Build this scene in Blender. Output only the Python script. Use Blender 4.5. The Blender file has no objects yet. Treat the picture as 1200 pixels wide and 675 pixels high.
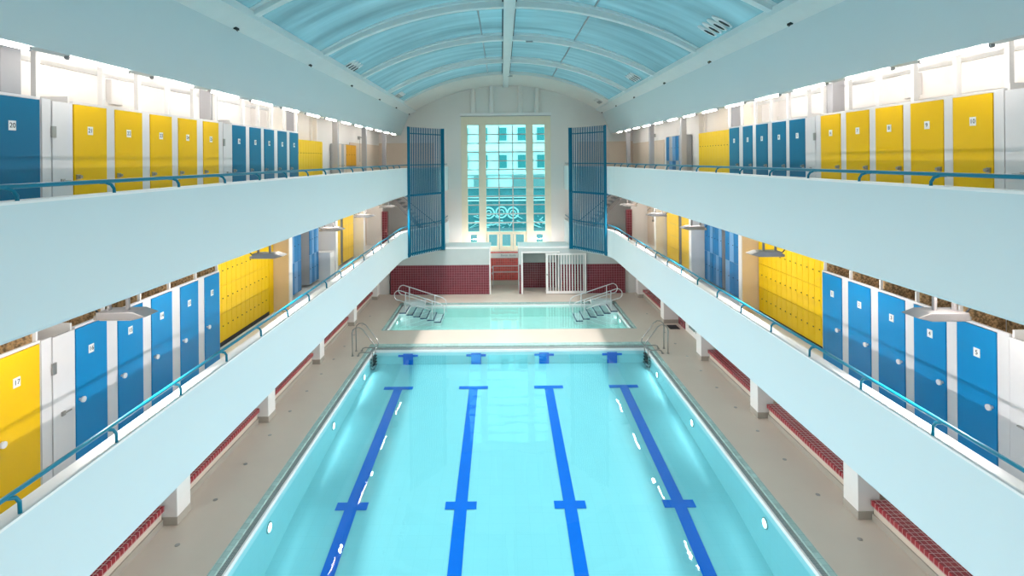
import bpy, bmesh, math, random
from mathutils import Vector
random.seed(7)
C = bpy.context.scene.collection
CAMZ = 6.95
ORG = {}
SHADE_BEVEL = 0.008

# ------------------------------------------------------------------ materials
def lin(c):
    return tuple(((v/255)/12.92 if v/255 <= .04045 else ((v/255+.055)/1.055)**2.4) for v in c)+(1,)
def mat(name, rgb, rough=.5, metal=0., var=.04, scale=3., spec=.3, bump=0., coat=0.):
    m = bpy.data.materials.new(name); m.use_nodes = True
    nt = m.node_tree; b = nt.nodes['Principled BSDF']
    b.inputs['Roughness'].default_value = rough; b.inputs['Metallic'].default_value = metal
    b.inputs['Specular IOR Level'].default_value = spec
    if coat: b.inputs['Coat Weight'].default_value = coat; b.inputs['Coat Roughness'].default_value = .1
    tc = nt.nodes.new('ShaderNodeTexCoord'); n = nt.nodes.new('ShaderNodeTexNoise')
    n.inputs['Scale'].default_value = scale; n.inputs['Detail'].default_value = 4
    nt.links.new(tc.outputs['Object'], n.inputs['Vector'])
    r = nt.nodes.new('ShaderNodeValToRGB'); c = lin(rgb)
    r.color_ramp.elements[0].color = tuple(v*(1-var) for v in c[:3])+(1,)
    r.color_ramp.elements[1].color = tuple(min(1, v*(1+var)) for v in c[:3])+(1,)
    nt.links.new(n.outputs['Fac'], r.inputs['Fac']); nt.links.new(r.outputs['Color'], b.inputs['Base Color'])
    if bump:
        bp = nt.nodes.new('ShaderNodeBump'); bp.inputs['Strength'].default_value = bump
        bp.inputs['Distance'].default_value = .01
        nt.links.new(n.outputs['Fac'], bp.inputs['Height']); nt.links.new(bp.outputs['Normal'], b.inputs['Normal'])
    return m
def tile_mat(name, rgb, grout, p=.1, w=.1, rough=.25, var=.12):
    m = bpy.data.materials.new(name); m.use_nodes = True
    nt = m.node_tree; N = nt.nodes.new; L = nt.links.new; b = nt.nodes['Principled BSDF']
    g = N('ShaderNodeNewGeometry'); sp = N('ShaderNodeSeparateXYZ'); L(g.outputs['Position'], sp.inputs[0])
    sn = N('ShaderNodeSeparateXYZ'); L(g.outputs['Normal'], sn.inputs[0])
    tot = None
    def M(op, a, bb=None):
        q = N('ShaderNodeMath'); q.operation = op
        for i, v in enumerate((a, bb)):
            if v is None: continue
            if isinstance(v, (int, float)): q.inputs[i].default_value = v
            else: L(v, q.inputs[i])
        return q.outputs[0]
    for i in range(3):
        fr = M('FRACT', M('DIVIDE', sp.outputs[i], p))
        ln = M('MULTIPLY', M('LESS_THAN', fr, w), M('LESS_THAN', M('ABSOLUTE', sn.outputs[i]), .5))
        tot = ln if tot is None else M('MAXIMUM', tot, ln)
    wn = N('ShaderNodeTexWhiteNoise')
    sc = N('ShaderNodeVectorMath'); sc.operation = 'SCALE'; sc.inputs['Scale'].default_value = 1/p
    L(g.outputs['Position'], sc.inputs[0])
    fl = N('ShaderNodeVectorMath'); fl.operation = 'FLOOR'; L(sc.outputs[0], fl.inputs[0]); L(fl.outputs[0], wn.inputs['Vector'])
    r = N('ShaderNodeValToRGB'); c = lin(rgb)
    r.color_ramp.elements[0].color = tuple(v*(1-var) for v in c[:3])+(1,); r.color_ramp.elements[1].color = tuple(min(1, v*(1+var)) for v in c[:3])+(1,)
    L(wn.outputs['Value'], r.inputs['Fac'])
    mx = N('ShaderNodeMix'); mx.data_type = 'RGBA'
    L(tot, mx.inputs[0]); L(r.outputs[0], mx.inputs[6]); mx.inputs[7].default_value = lin(grout)
    L(mx.outputs[2], b.inputs['Base Color']); b.inputs['Roughness'].default_value = rough
    return m
def emis(name, rgb, s):
    m = bpy.data.materials.new(name); m.use_nodes = True; nt = m.node_tree
    nt.nodes.remove(nt.nodes['Principled BSDF']); e = nt.nodes.new('ShaderNodeEmission')
    e.inputs['Color'].default_value = lin(rgb); e.inputs['Strength'].default_value = s
    nt.links.new(e.outputs[0], nt.nodes['Material Output'].inputs['Surface']); return m
def water_mat(name, tint, rough=.02):
    m = bpy.data.materials.new(name); m.use_nodes = True; nt = m.node_tree; N = nt.nodes.new; L = nt.links.new
    nt.nodes.remove(nt.nodes['Principled BSDF'])
    t = N('ShaderNodeBsdfTransparent'); t.inputs[0].default_value = tint+(1,)
    g = N('ShaderNodeBsdfGlossy'); g.inputs['Roughness'].default_value = rough
    f = N('ShaderNodeFresnel'); gm = N('ShaderNodeNewGeometry'); mr = N('ShaderNodeMapRange')
    mr.inputs['To Min'].default_value = 1.33; mr.inputs['To Max'].default_value = 1/1.33
    L(gm.outputs['Backfacing'], mr.inputs['Value']); L(mr.outputs[0], f.inputs['IOR'])
    n = N('ShaderNodeTexNoise'); n.inputs['Scale'].default_value = 1.1; n.inputs['Detail'].default_value = 2
    tc = N('ShaderNodeTexCoord'); L(tc.outputs['Object'], n.inputs['Vector'])
    b = N('ShaderNodeBump'); b.inputs['Strength'].default_value = .12; b.inputs['Distance'].default_value = .03
    L(n.outputs['Fac'], b.inputs['Height']); L(b.outputs[0], g.inputs['Normal']); L(b.outputs[0], f.inputs['Normal'])
    mx = N('ShaderNodeMixShader'); L(f.outputs[0], mx.inputs[0]); L(t.outputs[0], mx.inputs[1]); L(g.outputs[0], mx.inputs[2])
    L(mx.outputs[0], nt.nodes['Material Output'].inputs['Surface']); return m
def glass_mat(name, tint):
    m = water_mat(name, tint, .01)
    for nd in m.node_tree.nodes:
        if nd.type == 'BUMP': nd.inputs['Strength'].default_value = 0
    return m
def translucent_mat(name, rgb):
    m = bpy.data.materials.new(name); m.use_nodes = True; nt = m.node_tree; N = nt.nodes.new; L = nt.links.new
    nt.nodes.remove(nt.nodes['Principled BSDF'])
    d = N('ShaderNodeBsdfDiffuse'); t = N('ShaderNodeBsdfTranslucent'); g = N('ShaderNodeBsdfGlossy'); g.inputs['Roughness'].default_value = .22
    tc = N('ShaderNodeTexCoord'); mp = N('ShaderNodeMapping'); mp.inputs['Scale'].default_value = (.35, 3., .3)
    n = N('ShaderNodeTexNoise'); n.inputs['Scale'].default_value = .8; n.inputs['Detail'].default_value = 5
    L(tc.outputs['Object'], mp.inputs[0]); L(mp.outputs[0], n.inputs['Vector'])
    r = N('ShaderNodeValToRGB'); c = lin(rgb)
    r.color_ramp.elements[0].position = .3; r.color_ramp.elements[1].position = .7
    r.color_ramp.elements[0].color = tuple(v*.8 for v in c[:3])+(1,); r.color_ramp.elements[1].color = tuple(min(1, v*1.15) for v in c[:3])+(1,)
    L(n.outputs['Fac'], r.inputs[0])
    for q in (d, t): L(r.outputs[0], q.inputs[0])
    m1 = N('ShaderNodeMixShader'); m1.inputs[0].default_value = .5; L(d.outputs[0], m1.inputs[1]); L(t.outputs[0], m1.inputs[2])
    m2 = N('ShaderNodeMixShader'); m2.inputs[0].default_value = .10; L(m1.outputs[0], m2.inputs[1]); L(g.outputs[0], m2.inputs[2])
    L(m2.outputs[0], nt.nodes['Material Output'].inputs['Surface']); return m
def wool_mat(name):
    m = mat(name, (172, 142, 104), .95, var=.5, scale=28)
    r = [n for n in m.node_tree.nodes if n.type == 'VALTORGB'][0]
    r.color_ramp.elements[0].position = .38; r.color_ramp.elements[1].position = .62
    return m

M = dict(
    white=mat('white_paint', (238, 236, 234), .6), wall=mat('wall_paint', (244, 240, 236), .7, scale=.7),
    cream=mat('cream_paint', (236, 214, 182), .6), beige=mat('beige_wall', (226, 208, 190), .7),
    parapet=mat('cyan_lit_white', (216, 228, 232), .45, var=.015, scale=.5),  # white with part of the pool's cyan light put into its colour
    cap=mat('white_coping', (246, 243, 242), .5), lam=mat('white_laminate', (228, 226, 228), .35),
    blue=mat('blue_laminate', (0, 134, 196), .3, var=.03), dblue=mat('deep_blue_laminate', (0, 108, 148), .3, var=.03), yellow=mat('yellow_laminate', (240, 192, 0), .3, var=.03),
    gap=mat('dark_joint', (50, 52, 58), .7), wool=wool_mat('woodwool'), steel=mat('brushed_steel', (175, 172, 168), .3, .9),
    knob=mat('satin_knob', (225, 225, 228), .3, .3), rail=mat('teal_rail_paint', (0, 118, 146), .3),
    screen=mat('screen_blue_paint', (0, 108, 140), .4), plate=mat('number_plate_white', (245, 245, 245), .5),
    ink=mat('plate_ink', (40, 40, 50), .6), grey=mat('grey_paint', (178, 178, 182), .6),
    flood=mat('floodlight_grey', (150, 148, 150), .4, .4), dark=mat('dark_rubber', (40, 44, 48), .6),
    ylock=mat('locker_yellow', (246, 204, 0), .35, var=.03), pale_ylock=mat('locker_soft_yellow', (246, 205, 70), .4, var=.03),
    amber=mat('locker_amber', (236, 168, 10), .4), block=mat('locker_blue', (0, 115, 175), .35, var=.03), lblock=mat('locker_light_blue', (105, 155, 200), .35),
    carcass=mat('locker_grey_carcass', (165, 168, 172), .5),
    red=tile_mat('oxblood_tile', (116, 42, 54), (172, 118, 128), .125, .09), redb=tile_mat('bench_tile', (150, 36, 48), (215, 170, 170), .1, .1),
    redlit=tile_mat('lit_red_tile', (222, 84, 80), (225, 150, 140), .125, .1),  # last tile: light of the passage put into a brighter red
    deck=mat('deck_resin', (220, 206, 192), .35, var=.05, scale=1.2, bump=.03), skirt=mat('plinth_grey', (175, 168, 158), .5),
    coping=tile_mat('coping_tile', (176, 208, 204), (150, 180, 178), .15, .05), grate=tile_mat('overflow_grate', (172, 180, 178), (120, 130, 132), .03, .4, .5),
    pool=tile_mat('pool_tile', (200, 226, 228), (190, 220, 222), .3, .02, .3, .008), lane=mat('lane_blue_tile', (0, 112, 222), .3, var=.05),
    spool=tile_mat('small_pool_tile', (205, 240, 234), (195, 232, 228), .3, .02, .3, .03),
    water=water_mat('pool_water', (.54, .87, .92)), swater=water_mat('small_pool_water', (.76, .955, .95)),
    step=mat('step_white', (225, 232, 232), .5), nosing=mat('nosing_blue', (10, 70, 110), .4),
    frame=mat('cream_window_frame', (247, 236, 212), .5), muntin=mat('pale_muntin', (206, 200, 196), .5),
    glass=glass_mat('cyan_tinted_glass', (.58, .97, .98)), vault=translucent_mat('polycarbonate_sheet', (160, 192, 198)),
    rib=mat('rib_paint', (238, 242, 242), .5), endw=mat('end_wall_paint', (240, 236, 232), .6, scale=.5),
    tube=emis('led_tube', (255, 245, 236), 40.), tubehi=emis('led_tube_bright', (255, 250, 245), 45.), tubelow=emis('led_tube_lower', (255, 243, 232), 58.), lamp=emis('underwater_lamp', (235, 255, 255), 6.),
    facade=mat('facade_render', (225, 228, 226), .8), shutter=mat('shutter', (60, 120, 122), .7), shop=mat('shop_front', (120, 140, 140), .6),
    lowwall=mat('mural_wall', (70, 120, 126), .9, var=.5, scale=2.5), street=mat('asphalt', (110, 112, 115), .9), mural=mat('mural_white', (190, 210, 210), .8),
    greyw=mat('kiosk_grey_paint', (198, 206, 206), .5),
    cabback=mat('bright_back_wall', (248, 246, 244), .8),
)

# ------------------------------------------------------------------ mesh building
class MB:
    def __init__(s): s.v = []; s.f = []; s.m = []
    def add(s, vs, fs, mi=0):
        o = len(s.v); s.v += [tuple(p) for p in vs]; s.f += [tuple(i+o for i in f) for f in fs]; s.m += [mi]*len(fs); return s
    def box(s, x0, x1, y0, y1, z0, z1, mi=0):
        x0, x1 = min(x0, x1), max(x0, x1); y0, y1 = min(y0, y1), max(y0, y1); z0, z1 = min(z0, z1), max(z0, z1)
        return s.add([(x0,y0,z0),(x1,y0,z0),(x1,y1,z0),(x0,y1,z0),(x0,y0,z1),(x1,y0,z1),(x1,y1,z1),(x0,y1,z1)],
                     [(0,3,2,1),(4,5,6,7),(0,1,5,4),(1,2,6,5),(2,3,7,6),(3,0,4,7)], mi)
    def prism(s, prof, y0, y1, mi=0, axis='y'):
        n = len(prof)
        if axis == 'y': a = [(p[0], y0, p[1]) for p in prof]; b = [(p[0], y1, p[1]) for p in prof]
        elif axis == 'x': a = [(y0, p[0], p[1]) for p in prof]; b = [(y1, p[0], p[1]) for p in prof]
        else: a = [(p[0], p[1], y0) for p in prof]; b = [(p[0], p[1], y1) for p in prof]
        return s.add(a+b, [tuple(range(n)), tuple(range(2*n-1, n-1, -1))]+[(i, (i+1) % n, n+(i+1) % n, n+i) for i in range(n)], mi)
    def tube(s, pts, r, n=8, mi=0):
        pts = [Vector(p) for p in pts]; vs = []; prev = None
        for i, p in enumerate(pts):
            d = (pts[min(i+1, len(pts)-1)]-pts[max(i-1, 0)]).normalized()
            if prev is None:
                u = d.orthogonal().normalized()
            else:
                u = (prev-d*prev.dot(d)).normalized()
            prev = u; w = d.cross(u)
            for k in range(n):
                a = 2*math.pi*k/n; vs.append(p+u*math.cos(a)*r+w*math.sin(a)*r)
        fs = [(i*n+k, i*n+(k+1) % n, (i+1)*n+(k+1) % n, (i+1)*n+k) for i in range(len(pts)-1) for k in range(n)]
        fs += [tuple(range(n)), tuple((len(pts)-1)*n+k for k in range(n-1, -1, -1))]
        return s.add(vs, fs, mi)
    def disc(s, c, ax, r, h, n=16, mi=0):
        c = Vector(c); ax = Vector(ax).normalized(); return s.tube([c, c+ax*h], r, n, mi)
    def sweep(s, path, prof, mi=0):
        # path: xy points; prof: closed list of (offset to the left of travel, z)
        n = len(prof); vs = []
        for i, p in enumerate(path):
            a = path[max(i-1, 0)]; b = path[min(i+1, len(path)-1)]
            dx, dy = b[0]-a[0], b[1]-a[1]; l = math.hypot(dx, dy); nx, ny = -dy/l, dx/l
            for o, z in prof: vs.append((p[0]+nx*o, p[1]+ny*o, z))
        fs = [(i*n+k, i*n+(k+1) % n, (i+1)*n+(k+1) % n, (i+1)*n+k) for i in range(len(path)-1) for k in range(n)]
        fs += [tuple(range(n)), tuple((len(path)-1)*n+k for k in range(n-1, -1, -1))]
        return s.add(vs, fs, mi)
    def build(s, name, mats, parent=None, origin=None, smooth=False, bevel=0):
        if not isinstance(mats, (list, tuple)): mats = [mats]
        if parent is not None: origin = ORG[parent.name]
        elif origin is None:
            xs = [v[0] for v in s.v]; ys = [v[1] for v in s.v]; zs = [v[2] for v in s.v]
            origin = ((min(xs)+max(xs))/2, (min(ys)+max(ys))/2, min(zs))
        me = bpy.data.meshes.new(name)
        me.from_pydata([(v[0]-origin[0], v[1]-origin[1], v[2]-origin[2]) for v in s.v], [], s.f)
        for mm in mats: me.materials.append(M[mm] if isinstance(mm, str) else mm)
        for p, mi in zip(me.polygons, s.m): p.material_index = mi
        bm = bmesh.new(); bm.from_mesh(me); bmesh.ops.recalc_face_normals(bm, faces=bm.faces); bm.to_mesh(me); bm.free()
        if smooth:
            for p in me.polygons: p.use_smooth = len(p.vertices) <= 4
        o = bpy.data.objects.new(name, me); C.objects.link(o)
        if parent is not None: o.parent = parent
        else: o.location = origin
        ORG[o.name] = origin
        if bevel:
            b = o.modifiers.new('bevel', 'BEVEL'); b.width = bevel; b.segments = 2; b.limit_method = 'ANGLE'
        return o
def tag(o, label, cat, group=None):
    o['label'] = label; o['category'] = cat
    if group: o['group'] = group
    return o
def thing(name, loc, label, cat, group=None):
    o = bpy.data.objects.new(name, None); C.objects.link(o); o.location = loc; o.empty_display_size = .1
    ORG[o.name] = tuple(loc); return tag(o, label, cat, group)
def struct(o, label=None):
    o['kind'] = 'structure'
    if label: o['label'] = label
    return o
ORD = ['first','second','third','fourth','fifth','sixth','seventh','eighth','ninth','tenth','eleventh','twelfth','thirteenth','fourteenth','fifteenth','sixteenth','seventeenth','eighteenth','nineteenth','twentieth']
SD = {-1: 'left', 1: 'right'}

# ------------------------------------------------------------------ levels (z = 0 is the pool deck); galleries and vault scaled about the camera
ZW = -.12
LO_F, LO_B, LO_T = 2.55, 2.292, 3.580       # lower gallery: floor, parapet foot, parapet top
UP_F, UP_B, UP_T = 5.75, 5.257, 6.592       # upper gallery
ZCL, ZCU = 5.25, 9.22                        # ceilings of the lower and upper gallery
FAS_B, SPR = 8.386, 9.59                     # foot of the fascia, springing of the vault
XP, XS, XF = 4.9, 5.5, 5.97                  # parapet face, vault springing, fascia foot
YN, YE = -6.0, 31.1                          # near and far end walls

# ------------------------------------------------------------------ floor with the two basins cut out
def rect_ring(mb, ox0, ox1, oy0, oy1, holes, z, zb, mi=0):
    xs = sorted({ox0, ox1, *[h[0] for h in holes], *[h[1] for h in holes]})
    ys = sorted({oy0, oy1, *[h[2] for h in holes], *[h[3] for h in holes]})
    for i in range(len(xs)-1):
        for j in range(len(ys)-1):
            cx, cy = (xs[i]+xs[i+1])/2, (ys[j]+ys[j+1])/2
            if any(h[0] < cx < h[1] and h[2] < cy < h[3] for h in holes): continue
            mb.box(xs[i], xs[i+1], ys[j], ys[j+1], zb, z, mi)
BIG = (-5.0, 5.0, -4.6, 20.1)
SML = (-5.0, 5.0, 22.45, 26.3)
hb = (-5.27, 5.27, -4.96, 20.72); hs = (-5.24, 5.24, 22.35, 26.62)
mb = MB(); rect_ring(mb, -8.4, 8.4, YN, 31.6, [hb, hs], 0, -.3)
struct(mb.build('floor', 'deck'))
def coping(h, b, nm, band, top=0.0):
    mb = MB(); mid = tuple((h[i]*.55+b[i]*.45) for i in range(4))
    rect_ring(mb, h[0], h[1], h[2], h[3], [mid], top, -.3, 0)
    e = (b[0]-.04, b[1]+.04, b[2]-.04, b[3]+.04)
    rect_ring(mb, mid[0], mid[1], mid[2], mid[3], [e], top-.045, -.3, 1)
    rect_ring(mb, e[0], e[1], e[2], e[3], [b], top-.035, top-.24, 2)
    return struct(mb.build(nm, ['coping', 'grate', 'cap']))
coping(hb, BIG, 'trim_1', .3); coping(hs, SML, 'trim_2', .2)

# big basin: sloping floor, deeper towards the camera
def zfl(y):   # basin floor
    pts = [(-4.6, -2.1), (9.0, -1.45), (12.5, -.98), (18.3, -.64), (20.1, -.56)]
    for (a, za), (b, zb) in zip(pts, pts[1:]):
        if y <= b: return za+(zb-za)*(y-a)/(b-a)
    return pts[-1][1]
mb = MB()
ys = [-4.6, 0, 4, 9, 12.5, 15, 18.3, 20.1]
for a, b in zip(ys, ys[1:]):
    mb.prism([(a, zfl(a)), (b, zfl(b)), (b, -2.6), (a, -2.6)], -5, 5, 0, 'x')
mb.box(-5.2, -5.0, -4.8, 20.3, -2.6, -.24); mb.box(5.0, 5.2, -4.8, 20.3, -2.6, -.24)
mb.box(-5.0, 5.0, 20.1, 20.3, -2.6, -.24); mb.box(-5.0, 5.0, -4.8, -4.6, -2.6, -.24)
def strip(x0, x1, y0, y1):
    n = max(1, int((y1-y0)/1.0)); 
    for i in range(n):
        a = y0+(y1-y0)*i/n; b = y0+(y1-y0)*(i+1)/n
        k = .012
        mb.add([(x0,a,zfl(a)+k),(x1,a,zfl(a)+k),(x1,b,zfl(b)+k),(x0,b,zfl(b)+k)], [(0,1,2,3)], 1)
LX = [-3.75, -1.25, 1.25, 3.75]
for x in LX:
    strip(x-.14, x+.14, -2, 9.0); strip(x-.14, x+.14, 9.0, 12.5); strip(x-.14, x+.14, 12.5, 18.1)
    strip(x-.48, x+.48, 18.1, 18.3)
    strip(x-.36, x+.36, 12.4, 12.65)
    mb.box(x-.18, x+.18, 20.07, 20.1, -.56, -.16, 1); mb.box(x-.36, x+.36, 20.065, 20.1, -.27, -.2, 1)
struct(mb.build('pool_basin', ['pool', 'lane']), 'large turquoise swimming pool basin with dark blue lane lines')
mb = MB(); mb.box(-5.0, 5.0, -4.6, 20.1, ZW-.004, ZW)
mb.v = mb.v[4:]; mb.f = [(0, 1, 2, 3)]; mb.m = [0]
o = mb.build('pool_water', 'water'); o['kind'] = 'stuff'; tag(o, 'clear turquoise water filling the large lane pool', 'water')
mb = MB()
mb.box(-5, 5, 22.45, 26.3, -1.0, -.62); mb.box(-5.15, -5, 22.3, 26.45, -1, -.2); mb.box(5, 5.15, 22.3, 26.45, -1, -.2)
mb.box(-5, 5, 22.3, 22.45, -1, -.2); mb.box(-5, 5, 26.3, 26.45, -1, -.2)
struct(mb.build('small_pool_basin', 'spool'), 'small pale green teaching pool basin behind the large pool')
mb = MB().add([(-5,22.45,-.1),(5,22.45,-.1),(5,26.3,-.1),(-5,26.3,-.1)], [(0,1,2,3)])
o = mb.build('pool_water', 'swater'); o['kind'] = 'stuff'; tag(o, 'still pale green water of the small teaching pool at the back', 'water')

# ------------------------------------------------------------------ outer walls
XW = 8.0
for s in (-1, 1):
    mb = MB()
    mb.box(s*XW, s*(XW+.3), YN, 31.4, 0, ZCU+.2)
    mb.box(s*XW, s*(XW-.05), 5, 17.0, 8.06, 8.15)            # rail on the bright back wall
    struct(mb.build('wall_'+SD[s], 'wall'))
    # fascia from gallery ceiling up to the vault
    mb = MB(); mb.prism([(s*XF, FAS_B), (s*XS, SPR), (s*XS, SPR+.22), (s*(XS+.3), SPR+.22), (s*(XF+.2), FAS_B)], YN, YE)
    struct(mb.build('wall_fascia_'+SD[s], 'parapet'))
    mb = MB(); mb.box(s*5.85, s*(XW+.2), YN, YE, ZCU, ZCU+.15)
    struct(mb.build('ceiling_gallery_'+SD[s], 'wall'))
# near end wall (behind the camera)
mb = MB(); mb.box(-8.3, 8.3, YN-.3, YN, 0, 11.8); struct(mb.build('wall_back', 'wall'))
# far end wall with window opening
WX, WZ0, WZ1 = 2.55, 1.76, 9.44
mb = MB()
mb.box(-8.3, -WX, YE, YE+.35, 0, 11.6); mb.box(WX, 8.3, YE, YE+.35, 0, 11.6)
mb.box(-WX, WX, YE, YE+.35, 0, WZ0); mb.box(-WX, WX, YE, YE+.35, WZ1, 11.6)
for px in (-1.85, -.80, .83, 1.78):
    mb.prism([(px-.14, YE), (px-.14, YE-.16), (px-.08, YE-.22), (px+.08, YE-.22), (px+.14, YE-.16), (px+.14, YE)], 9.60, 11.16, 0, 'z')
struct(mb.build('wall_far', 'endw'))
mb = MB(); mb.box(-2.62, 2.60, YE-.12, YE, 9.46, 9.62); mb.box(-2.58, 2.57, YE-.06, YE, 9.42, 9.46, 1)
struct(mb.build('trim_3', ['cap', 'grey'], bevel=.01))

# ------------------------------------------------------------------ vaulted ceiling
def arc(half, z0, rise, n=40):
    R = (half*half+rise*rise)/(2*rise); zc = z0+rise-R
    return [(-half+2*half*i/n, zc+math.sqrt(max(0, R*R-(-half+2*half*i/n)**2))) for i in range(n+1)]
def arch(mb, half, z0, rise, th, y0, y1, mi=0, n=40):
    lo = arc(half, z0, rise, n); hi = [(x, z+th) for x, z in lo]
    vs = [(x, y0, z) for x, z in lo]+[(x, y0, z) for x, z in hi]+[(x, y1, z) for x, z in lo]+[(x, y1, z) for x, z in hi]
    m = n+1; fs = []
    for i in range(n):
        fs += [(i, i+1, m+i+1, m+i), (2*m+i, 3*m+i, 3*m+i+1, 2*m+i+1), (i, 2*m+i, 2*m+i+1, i+1), (m+i, m+i+1, 3*m+i+1, 3*m+i)]
    fs += [(0, m, 3*m, 2*m), (n, 2*m+n, 3*m+n, m+n)]
    mb.add(vs, fs, mi)
root = bpy.data.objects.new('ceiling', None); C.objects.link(root); root.location = (0, 12, SPR); ORG['ceiling'] = (0, 12, SPR)
root['kind'] = 'structure'; root['label'] = 'barrel vaulted ceiling of pale blue translucent sheets between white ribs'
RIBS = [-1.7, 2.45, 6.6, 10.75, 14.92, 19.05, 23.4]
RS, RR = 1.68, 1.54        # rise of the sheets and of the rib soffits
mb = MB(); arch(mb, XS, SPR+.07, RS, .03, YN, 27.1); mb.build('roof_sheets', 'vault', root)
for y in RIBS:
    mb = MB(); arch(mb, XS, SPR-.02, RR, .24, y-.08, y+.13); mb.build('rib', 'rib', root)
    mb = MB(); arch(mb, XS, SPR+.07, RR+.06, .10, y-.21, y+.26); mb.build('rib_flange', 'rib', root)
mb = MB(); arch(mb, XS+.02, SPR-.02, 1.60, .28, 27.1, YE); mb.build('end_band', 'endw', root)
mb = MB(); mb.box(-.16, .16, YN, YE-.02, 11.06, 11.32); mb.build('ridge_beam', 'rib', root, bevel=.02)
for s in (-1, 1):
    MB().box(s*.165, s*.20, YN, 27.1, 11.24, 11.30).build('ridge_joint', 'gap', root)
    mb = MB(); mb.prism([(s*(XS+.02), SPR-.03), (s*5.12, SPR+.14), (s*5.12, SPR+.26), (s*(XS+.02), SPR+.22)], YN, YE)
    mb.build('edge_beam', 'rib', root)
    mb = MB(); mb.prism([(s*5.14, SPR+.12), (s*5.06, SPR+.15), (s*5.06, SPR+.30), (s*5.14, SPR+.28)], YN, 27.1)
    mb.build('edge_lip', 'rib', root)
def zarc(x, z0, rise):
    R = (XS*XS+rise*rise)/(2*rise); return z0+rise-R+math.sqrt(R*R-x*x)
for x in (-.9, 2.3):
    z = zarc(x, SPR+.07, RS); mb = MB(); mb.box(x-.02, x+.02, YN, 27.1, z-.03, z+.01); mb.build('sheet_joint', 'grey', root)
def vent(x, y, label, z0=SPR+.07, rise=RS, sc=1.0):
    z = zarc(x, z0, rise)
    t = thing('ceiling_vent', (x, y, z), label, 'vent', 'air vents in the vault')
    R = (XS*XS+rise*rise)/(2*rise); sl = -x/math.sqrt(R*R-x*x)
    nrm = Vector((sl, 0, -1)).normalized(); tx = Vector((1, 0, sl)).normalized(); n = 20
    def lens(c, a, b, h):
        r1 = [c+tx*math.cos(2*math.pi*i/n)*a+Vector((0, math.sin(2*math.pi*i/n)*b, 0)) for i in range(n)]
        r2 = [p+nrm*h for p in r1]
        return MB().add(r1+r2, [tuple(range(n)), tuple(range(2*n-1, n-1, -1))]+[(i, (i+1) % n, n+(i+1) % n, n+i) for i in range(n)])
    sx = -1 if x > 0 else 1
    for k in range(4):
        c = Vector((x, y+(k-1.5)*.27*sc, z))+nrm*.012
        lid = lens(c+tx*sx*.04, .24*sc, .11*sc, .03).build('nozzle_plate', 'cap', t)
        lens(c+nrm*.032-tx*sx*.03, .13*sc, .04*sc, .01).build('slot', 'dark', lid)
vent(-5.0, 17.4, 'four-slot air vent in the left side of the vault, the nearer of two')
vent(-5.0, 25.3, 'four-slot air vent in the left side of the vault by the end band')
vent(4.85, 12.9, 'large four-slot air vent in the right side of the vault, nearest the camera', sc=1.1)
vent(4.85, 20.9, 'four-slot air vent in the right side of the vault, middle one of three')
vent(4.85, 28.4, 'small slotted air vent in the white band at the far right of the vault', SPR-.02, 1.60, .8)
for x, y in ((.75, 19.05), (.2, 27.0)):
    z = zarc(x, SPR-.02, RR)
    tag(MB().box(x-.12, x+.12, y-.07, y+.03, z-.06, z-.004, 0).build('smoke_sensor', 'grey', bevel=.01), 'small grey sensor fixed under the vault %s' % ('rib right of the ridge' if y < 25 else 'end band by the ridge beam'), 'sensor')
for s in (-1, 1):
    for k, y in enumerate(RIBS[3:]+[27.1, 30.9]):
        tag(MB().box(s*(XS-.02), s*(XS-.07), y-.06, y+.08, SPR-.035, SPR+.02).tube([(s*(XS-.04), y, SPR-.03), (s*(XS-.06), y+.03, SPR-.06), (s*(XS-.04), y+.07, SPR-.05)], .008, 6).build('cable_clamp', 'dark'),
            'small black cable clamp at the %s vault edge, %s rib foot from the camera' % (SD[s], ORD[k]), 'clamp', 'black clamps along the vault edges')

# ------------------------------------------------------------------ galleries
def path(s):
    p = [(XP, YN), (XP, 0), (XP, 8), (XP, 16), (XP, 24.9), (4.87, 25.5), (4.78, 25.95), (4.55, 26.45), (4.1, 27.15), (3.72, 27.75), (3.48, 28.3), (3.36, 28.9), (3.3, 29.6), (3.28, YE-.01)]
    return [(s*x, y) for x, y in p]
for s in (-1, 1):
    for nm, f, b, t in (('lower', LO_F, LO_B, LO_T), ('upper', UP_F, UP_B, UP_T)):
        pp = path(s); mb = MB(); sg = 1 if s < 0 else -1
        prof = [(0, b+.04), (.04, b), (.19, b), (.19, t-.03), (0, t-.03)]
        mb.sweep(pp, [(sg*o, z) for o, z in prof], 0)
        mb.sweep(pp, [(sg*o, z) for o, z in [(-.01, t-.03), (.20, t-.03), (.20, t), (-.01, t)]], 1)
        struct(mb.build('parapet_%s_%s' % (nm, SD[s]), ['parapet', 'cap']), 'cyan-tinted white solid parapet with white coping along the %s side of the %s gallery' % (SD[s], nm))
        mb = MB(); q = [(s*(XP+.15), YN)]+[(x+s*.15, y+.08) for x, y in pp[1:-1]]+[(s*3.45, YE), (s*XW, YE), (s*XW, YN)]
        mb.prism(q, b+.003, f, 0, 'z')
        struct(mb.build('floor_%s_gallery_%s' % (nm, SD[s]), 'white'))
        rt = thing('handrail', (s*(XP+.04), 12, t), 'teal tubular handrail on curved brackets along the %s %s gallery parapet' % (SD[s], nm), 'handrail', 'gallery handrails')
        zr = t+.14 if nm == 'upper' else t+.20
        MB().tube([(x+s*.08, y+(.05 if y > 26 else 0), zr) for x, y in pp], .025, 8).build('bar', 'rail', rt, smooth=True)
        y = 3.95
        while y < 25.6:
            xx = XP+.01
            MB().tube([(s*(xx+.08), y-.15, zr-.01), (s*(xx+.07), y-.08, zr-.012), (s*(xx+.04), y-.02, zr-.04), (s*(xx+.02), y, zr-.09), (s*(xx+.015), y, t-.02)], .02, 6).build('bracket', 'rail', rt, smooth=True)
            y += 1.32

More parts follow.
